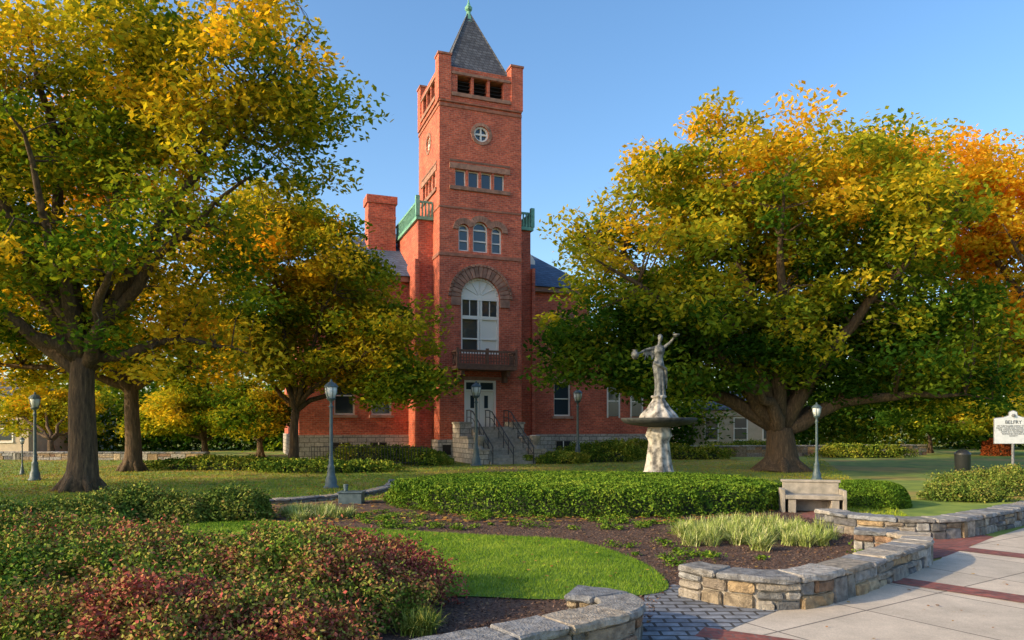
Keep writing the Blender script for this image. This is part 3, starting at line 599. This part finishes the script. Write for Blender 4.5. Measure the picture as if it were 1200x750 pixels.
blades("lawn_grass",X,Y,np.full(len(X),0.015),0.05,0.0034,0.2,[(0.07,0.15,0.014),(0.16,0.27,0.022),(0.34,0.42,0.05)],segs=1,tb=0.5+0.3*cl,tj=0.2,spread=0.8)
n=170000; Dd=16+30*rng.random(n)**1.3; Xx=(rng.random(n)*2-1)*0.75*Dd
keep=~inpoly(Xx,Dd,mulch)&~((Xx-1.95)**2/5.3**2+(Dd-19.2)**2/3.5**2<1)&(Xx<0.36*Dd+3); Xx=Xx[keep];Dd=Dd[keep]
blades("grass_tufts",Xx,Dd,np.zeros(len(Xx)),0.085,0.009,0.3,[(0.10,0.18,0.018),(0.26,0.33,0.03),(0.55,0.38,0.06)],segs=1,tb=0.5+0.4*lown(np.stack([Xx,Dd,Dd*0],1),0.5),tj=0.12)
def liriope(name,area,ncl,per,ln,cols,seed):
    global rng; rng=np.random.default_rng(seed); e=empty(name); cx=[];cy=[]
    for i in range(ncl):
        px,py=area[0]+rng.random()*(area[1]-area[0]),area[2]+rng.random()*(area[3]-area[2]); 
        if ((px-(area[0]+area[1])/2)/((area[1]-area[0])/2))**2+((py-(area[2]+area[3])/2)/((area[3]-area[2])/2))**2>1.05: continue
        x,y=G(px,py); cx.append(x);cy.append(y)
    X=np.repeat(cx,per)+rng.normal(size=per*len(cx))*0.05; Y=np.repeat(cy,per)+rng.normal(size=per*len(cx))*0.05
    blades("blades",X,Y,np.zeros(len(X)),ln,0.007,0.62,cols,e,4,0.5,0.3); return e
LIR=[(0.12,0.2,0.03),(0.34,0.40,0.10),(0.62,0.60,0.28)]
liriope("variegated_liriope",(795,975,616,646),100,150,0.38,LIR,201)
liriope("variegated_liriope",(335,410,598,612),26,110,0.38,LIR,202)
liriope("variegated_liriope",(470,505,728,745),8,140,0.30,[(0.10,0.17,0.02),(0.24,0.28,0.05),(0.45,0.42,0.10)],203)
rng=np.random.default_rng(77)
pc=[]
for i in range(170):
    px,py=rng.uniform(420,800),rng.uniform(598,622) if rng.random()<0.75 else rng.uniform(640,690)
    x,y=G(px,py)
    if inpoly(np.array([x]),np.array([y]),lawn_pts)[0] or not inpoly(np.array([x]),np.array([y]),mulch)[0]: continue
    pc.append((x,y))
for i in range(30):
    x,y=G(rng.uniform(740,1040),rng.uniform(612,665)); 
    if inpoly(np.array([x]),np.array([y]),mulch)[0]: pc.append((x,y))
pc=np.array(pc); Li=np.repeat(np.arange(len(pc)),90); sc=(0.4+rng.random(len(pc)))[Li]; P=np.stack([pc[Li,0]+rng.normal(size=len(Li))*0.08*sc,pc[Li,1]+rng.normal(size=len(Li))*0.08*sc,0.02+0.10*sc*np.abs(rng.random(len(Li)))],1)
npmesh("bedding_plants",leafquads(P,0.022,0.5,0.6),4,pal(P,0.5+0.3*rng.normal(size=len(P)),HG),M_hleaf)
def scatter(n,poly_ok,cols,ls,z,name,x0,x1,y0,y1,pw=1.0):
    X=rng.uniform(x0,x1,n); Y=y0+(y1-y0)*rng.random(n)**pw; k=poly_ok(X,Y); X=X[k];Y=Y[k]; P=np.stack([X,Y,z+0.012*rng.random(len(X))],1)
    npmesh(name,leafquads(P,ls,5.0,0.7),4,pal(P,rng.random(len(P)),cols),M_hleaf)
FL=[(0.14,0.07,0.03),(0.34,0.18,0.05),(0.5,0.32,0.07),(0.38,0.13,0.04),(0.25,0.15,0.07)]
scatter(26000,lambda X,Y:np.ones(len(X),bool)&(X<0.30*Y+1),FL,0.055,0.03,"fallen_leaves",-32,22,15,44,1.5)
scatter(6000,lambda X,Y:inpoly(X,Y,mulch)&~inpoly(X,Y,lawn_pts),[(0.18,0.10,0.06),(0.34,0.18,0.08),(0.14,0.07,0.04),(0.4,0.28,0.14)],0.022,0.012,"mulch_leaves",-6,7,6,17,1.0)
scatter(260,lambda X,Y:inpoly(X,Y,lawn_pts),FL,0.025,0.06,"lawn_leaves",-6,3,8,14,1.0)
scatter(200,lambda X,Y:np.ones(len(X),bool),FL,0.025,0.022,"pavement_leaves",2,10,6,13,1.0)
X=rng.uniform(-3,6.5,45000);Y=rng.uniform(7,17,45000);k=inpoly(X,Y,mulch)&~inpoly(X,Y,lawn_pts); P=np.stack([X[k],Y[k],0.008+0.018*rng.random(k.sum())],1)
npmesh("wood_chips",leafquads(P,0.02,1.2,0.35),4,pal(P,rng.random(len(P)),[(0.03,0.018,0.014),(0.13,0.07,0.05),(0.30,0.19,0.13)]),M_hleaf)
# ---------------------------------------------------------------- fountain
fx,fy=W(772,500,24)[:2]; fo=empty("statue_fountain",(fx,fy,0))
mb=MB(); mb.lathe([(0.70,-0.05),(0.70,0.15),(0.58,0.2),(0.54,0.45),(0.46,0.55),(0.39,0.9),(0.35,1.25),(0.32,1.5),(0.36,1.62),(0.42,1.7),(0.38,1.84),(0.33,2.0)],48,fl=0.07,nf=8); mb.build("pedestal",M_fstone,fo,smooth=True)
mb=MB(); mb.lathe([(0.32,1.98),(0.55,2.01),(0.95,2.07),(1.14,2.13),(1.22,2.20),(1.26,2.27),(1.21,2.29),(1.12,2.23),(0.6,2.16),(0.2,2.14)],48); mb.build("bowl",M_bowl,fo,smooth=True)
mb=MB(); mb.lathe([(0.62,2.16),(0.64,2.24),(0.56,2.40),(0.46,2.52),(0.36,2.62),(0.30,2.74),(0.22,2.85),(0.18,2.93),(0.24,2.97),(0.24,3.02),(0.2,3.03)],40,fl=0.10,nf=10); mb.build("shell_mount",M_fstone,fo,smooth=True)
fg=MB(); zz=3.0
def oring(mb,rings,n=32):
    vs=[];fs=[]
    for (cx,cy,z,rx,ry,fl,ph) in rings:
        for k in range(n):
            a=2*math.pi*k/n; f=1+fl*math.cos(a*7+ph)+fl*0.6*math.sin(a*11-ph); vs.append((cx+rx*f*math.cos(a),cy+ry*f*math.sin(a),zz+z))
    for i in range(len(rings)-1):
        for k in range(n): fs.append((i*n+k,i*n+(k+1)%n,(i+1)*n+(k+1)%n,(i+1)*n+k))
    fs.append(tuple(range(n-1,-1,-1))); fs.append(tuple(range((len(rings)-1)*n,len(rings)*n))); mb.add(vs,fs)
oring(fg,[(0.03,0,0,0.20,0.17,0.10,0),(0.03,0,0.08,0.19,0.16,0.10,0.2),(0.03,0,0.3,0.165,0.15,0.09,0.4),(0.015,-0.02,0.6,0.17,0.15,0.07,0.6),(0.0,-0.02,0.8,0.185,0.155,0.05,0.9),(-0.02,0,0.98,0.20,0.16,0.04,1.1),(-0.02,0,1.1,0.185,0.145,0.03,1.1),(0.0,0,1.25,0.135,0.11,0.02,1.2),(0.015,0.0,1.38,0.15,0.12,0,0),(0.02,-0.02,1.48,0.17,0.135,0,0),(0.02,-0.01,1.58,0.18,0.12,0,0),(0.02,0,1.66,0.16,0.09,0,0),(0.02,0,1.70,0.07,0.06,0,0),(0.025,-0.01,1.78,0.052,0.052,0,0),(0.03,-0.02,1.84,0.05,0.055,0,0)])
hd=(0.045,-0.035,zz+1.93)
oring(fg,[(hd[0],hd[1],1.81,0.03,0.04,0,0),(hd[0],hd[1],1.84,0.065,0.075,0,0),(hd[0],hd[1],1.90,0.08,0.095,0,0),(hd[0],hd[1]+0.01,1.97,0.083,0.10,0,0),(hd[0],hd[1]+0.015,2.03,0.065,0.08,0,0),(hd[0],hd[1]+0.015,2.06,0.025,0.03,0,0)],20)
fg.tube([(hd[0],hd[1]-0.085,zz+1.965),(hd[0],hd[1]-0.115,zz+1.92)],[0.012,0.018],8)
fg.tube([(hd[0],hd[1]+0.08,zz+1.97),(hd[0],hd[1]+0.15,zz+1.95)],[0.06,0.045],10)
def arm(sh,el,wr,hand):
    sh,el,wr,hand=[Vector(v) for v in (sh,el,wr,hand)]
    fg.tube([sh,sh.lerp(el,0.3),sh.lerp(el,0.7),el,el.lerp(wr,0.3),el.lerp(wr,0.7),wr,wr.lerp(hand,0.6),hand],[0.065,0.06,0.052,0.046,0.047,0.038,0.03,0.042,0.03],10)
    d=(hand-wr).normalized(); s=d.cross(Vector((0,0,1))).normalized()
    for i in range(4):
        b0=hand+s*(i-1.5)*0.022-d*0.02; fg.tube([b0,b0+d*0.05+Vector((0,0,-0.006)),b0+d*(0.085-0.008*abs(i-1.2))+Vector((0,0,-0.03))],[0.012,0.011,0.009],6)
    fg.tube([wr.lerp(hand,0.4),wr.lerp(hand,0.7)+s*0.05,hand+s*0.06+Vector((0,0,0.02))],[0.014,0.013,0.010],6)
arm((-0.14,0,zz+1.60),(-0.42,-0.05,zz+1.54),(-0.66,-0.16,zz+1.42),(-0.75,-0.2,zz+1.39))
arm((0.18,0,zz+1.62),(0.36,-0.06,zz+1.78),(0.44,-0.20,zz+1.89),(0.47,-0.25,zz+1.93))
for a0,a1,l in ((-0.2,-0.5,0.35),):
    for k in range(6):
        x=a0+(a1-a0)*k/5; fg.tube([(x,-0.02,zz+1.53),(x+0.02,-0.0,zz+1.38),(x+0.04*math.sin(k),0.0,zz+1.53-l*(0.5+0.5*math.sin(1+k)**2))],[0.03,0.028,0.012],7)
fg.tube([(-0.2,-0.12,zz+1.12),(0.0,-0.18,zz+1.02),(0.2,-0.14,zz+0.9),(0.24,-0.05,zz+0.6),(0.25,-0.02,zz+0.25)],[0.05,0.06,0.055,0.045,0.02],8)
fgo=fg.build("figure",M_bronze)
m=fgo.modifiers.new("r",'REMESH'); m.mode='VOXEL'; m.voxel_size=0.013
bpy.context.view_layer.update(); dg=bpy.context.evaluated_depsgraph_get(); me=bpy.data.meshes.new_from_object(fgo.evaluated_get(dg)); fgo.modifiers.clear(); fgo.data=me
me.polygons.foreach_set("use_smooth",[True]*len(me.polygons)); 
if not me.materials: me.materials.append(M_bronze)
fgo.parent=fo
mb=MB(); mb.lathe([(0.05,-0.13),(0.10,-0.08),(0.13,0.02),(0.11,0.10),(0.06,0.14),(0.09,0.18)],16,(-0.82,-0.22,zz+1.34)); mb.lathe([(0.03,-0.02),(0.05,0.0),(0.10,0.04),(0.12,0.08),(0.09,0.07)],16,(0.52,-0.28,zz+1.95)); 
mb.build("jar_and_cup",M_bronze,fo,smooth=True)
# ---------------------------------------------------------------- lamps
def lamp(px,py,ptop):
    x,y=G(px,py); h=(py-ptop)/F*y; s=h/3.7
    e=empty("street_lamp",(x,y,0)); e.scale=(s,s,s)
    mb=MB(); mb.lathe([(0.26,-0.03),(0.26,0.06),(0.2,0.1),(0.19,0.3),(0.14,0.42),(0.12,0.7),(0.13,0.74),(0.085,0.8),(0.065,1.2),(0.055,2.7),(0.06,2.75),(0.09,2.78),(0.05,2.84),(0.05,2.95),(0.13,3.02),(0.16,3.05),(0.16,3.08)],16,fl=0.03,nf=8); mb.build("post",M_lampmetal,e,smooth=True)
    mb=MB(); mb.lathe([(0.13,3.08),(0.19,3.25),(0.21,3.42),(0.2,3.44)],12); mb.build("lantern_glass",M_lampglass,e,smooth=True)
    mb=MB(); mb.lathe([(0.24,3.44),(0.24,3.47),(0.17,3.56),(0.07,3.62),(0.04,3.64),(0.05,3.67),(0.01,3.72)],12)
    for k in range(6):
        a=k*math.pi/3; mb.tube([(0.14*math.cos(a),0.14*math.sin(a),3.07),(0.2*math.cos(a),0.2*math.sin(a),3.25),(0.215*math.cos(a),0.215*math.sin(a),3.45)],[0.012]*3,5)
    mb.build("lantern_frame",M_lampmetal,e)
for a in ((388,572,445),(41,563,460),(558,546,447),(677,542,455),(957,562,472),(26,556,512)): lamp(*a)
bx,by=G(958,602); be=empty("stone_bench",(bx,by+0.3,0),math.radians(-14))
mb=MB(); mb.box(-0.62,0.62,-0.30,0.22,0.32,0.42); mb.box(-0.62,0.62,0.225,0.35,0.0,0.68); mb.box(-0.66,0.66,0.2,0.38,0.683,0.74)
mb.box(-0.55,-0.38,-0.26,0.2,0,0.317); mb.box(0.38,0.55,-0.26,0.2,0,0.317); mb.box(-0.70,-0.623,-0.3,0.35,0.0,0.54); mb.box(0.623,0.70,-0.3,0.35,0.0,0.54)
mb.build("seat_and_back",M_conc,be,bevel=0.012)
# ---------------------------------------------------------------- historic marker
M_sign=noisemat("sign_white",(0.60,0.63,0.64),(0.70,0.72,0.73),6,0.5,0.05); M_post=noisemat("post_grey",(0.12,0.13,0.14),(0.2,0.2,0.21),6,0.6,0.1)
sx,sy=G(1187,568); se=empty("historical_marker_sign",(sx,sy,0),math.radians(-4))
mb=MB(); mb.tube([(0,0,0),(0,0,1.42)],[0.045,0.045],12); mb.lathe([(0.09,0),(0.09,0.06),(0.05,0.1)],12); mb.build("post",M_post,se)
mb=MB(); zb,zt=1.42,2.28
poly=[(-0.62,zb),(0.62,zb),(0.62,zt),(0.3,zt+0.04),(0.14,zt+0.1),(0.12,zt+0.22),(0,zt+0.27),(-0.12,zt+0.22),(-0.14,zt+0.1),(-0.3,zt+0.04),(-0.62,zt)]
mb.prism(poly,-0.025,0.025,front); mb.build("board",M_sign,se)
mb=MB()
for a,b_ in zip(poly,poly[1:]+poly[:1]): mb.tube([(a[0],-0.0,a[1]),(b_[0],0,b_[1])],[0.022,0.022],6)
mb.lathe([(0.05,0.0),(0.07,0.05),(0.03,0.1)],8,(0,-0.03,zt+0.06)); mb.build("border",M_post,se)
M_ink,_,_=mat("sign_ink",0.6,(0.02,0.02,0.025))
def text(body,size,z,nm):
    cu=bpy.data.curves.new(nm,'FONT'); cu.body=body; cu.size=size; cu.align_x='CENTER'; cu.extrude=0.002; cu.materials.append(M_ink)
    o=bpy.data.objects.new(nm,cu); o.location=(0,-0.029,z); o.rotation_euler=(math.radians(90),0,0); o.parent=se; scene.collection.objects.link(o)
text("BELFRY",0.17,2.1,"title")
text("ON THIS SQUARE STOOD THE OLD\nCOURT HOUSE AND TOWER WHERE\nTHE CITIZENS REPUDIATED THE\nSTAMP ACT, NOVEMBER 23\nMARYLAND HISTORICAL\nSOCIETY",0.068,2.0,"body_text")
ux,uy=G(412,590); ue=empty("utility_box",(ux,uy,0)); mb=MB(); mb.box(-0.3,0.3,-0.2,0.2,0,0.28); mb.box(-0.33,0.33,-0.23,0.23,0.283,0.32); mb.tube([(-0.15,0,0.32),(-0.15,0,0.5)],[0.05,0.07],8); mb.build("box",M_lampmetal,ue,bevel=0.01)
tx,ty=G(1128,556); te=empty("trash_can",(tx,ty,0)); mb=MB(); mb.lathe([(0.22,0),(0.28,0.1),(0.30,0.8),(0.32,0.84),(0.30,0.9),(0.16,1.02),(0.05,1.05)],16); mb.build("can",M_iron,te,smooth=True)
fe=empty("iron_fence"); mb=MB(); p0=Vector((*G(365,545),0)); p1=Vector((*G(500,546),0)); 
for i in range(40):
    p=p0.lerp(p1,i/39); mb.tube([p,p+Vector((0,0,1.0))],[0.015]*2,5)
for z in (0.15,0.95): mb.tube([p0+Vector((0,0,z)),p1+Vector((0,0,z))],[0.022]*2,5)
mb.build("pickets",M_iron,fe)
stone_wall("retaining_wall",[(8.5,47),(16,48.5),(22,49.5),(29,51)],0.75,0.4,0.1,3,0.3,0.8)
M_pale=noisemat("pale_stone",(0.46,0.37,0.26),(0.58,0.47,0.34),2)
def bldg(name,x0,x1,y,h,m,flo,ww=1.0,sp=2.4,rz=0):
    e=empty(name,(x0,y,0),rz); L_=x1-x0
    mb=MB(); mb.box(0,L_,0,12,0,h); mb.box(-0.2,L_+0.2,-0.2,0.0-0.002,h-0.5,h-0.1); mb.build("wall",m,e)
    g=MB(); f_=MB(); r_=MB(); hip(r_,-0.4,L_+0.4,-0.4,12.4,h+0.003,h+2.2,4,L_-4); r_.build("roof",M_slate,e)
    for fl_ in range(flo):
        z=1.0+fl_*3.2
        for k in range(int(L_/sp)):
            x=1.0+k*sp; g.box(x,x+ww,-0.02,0.02,z,z+1.7); f_.box(x-0.1,x,-0.06,0.01,z-0.1,z+1.8); f_.box(x+ww,x+ww+0.1,-0.06,0.01,z-0.1,z+1.8); f_.box(x,x+ww,-0.06,0.01,z+1.7,z+1.8); f_.box(x,x+ww,-0.05,0.01,z+0.82,z+0.9); f_.box(x-0.1,x+ww+0.1,-0.1,-0.062,z-0.2,z-0.1)
    g.build("glass",M_glass,e); f_.build("frames",M_white,e)
bldg("stone_building",-56,-36,54,3.8,M_pale,1)
bldg("stone_building",15,23,60,3.4,M_pale,1)
stone_wall("low_terrace_wall",[(-34,44),(-26,43.5),(-18,43)],0.5,0.4,0.1,2,0.3,0.8)
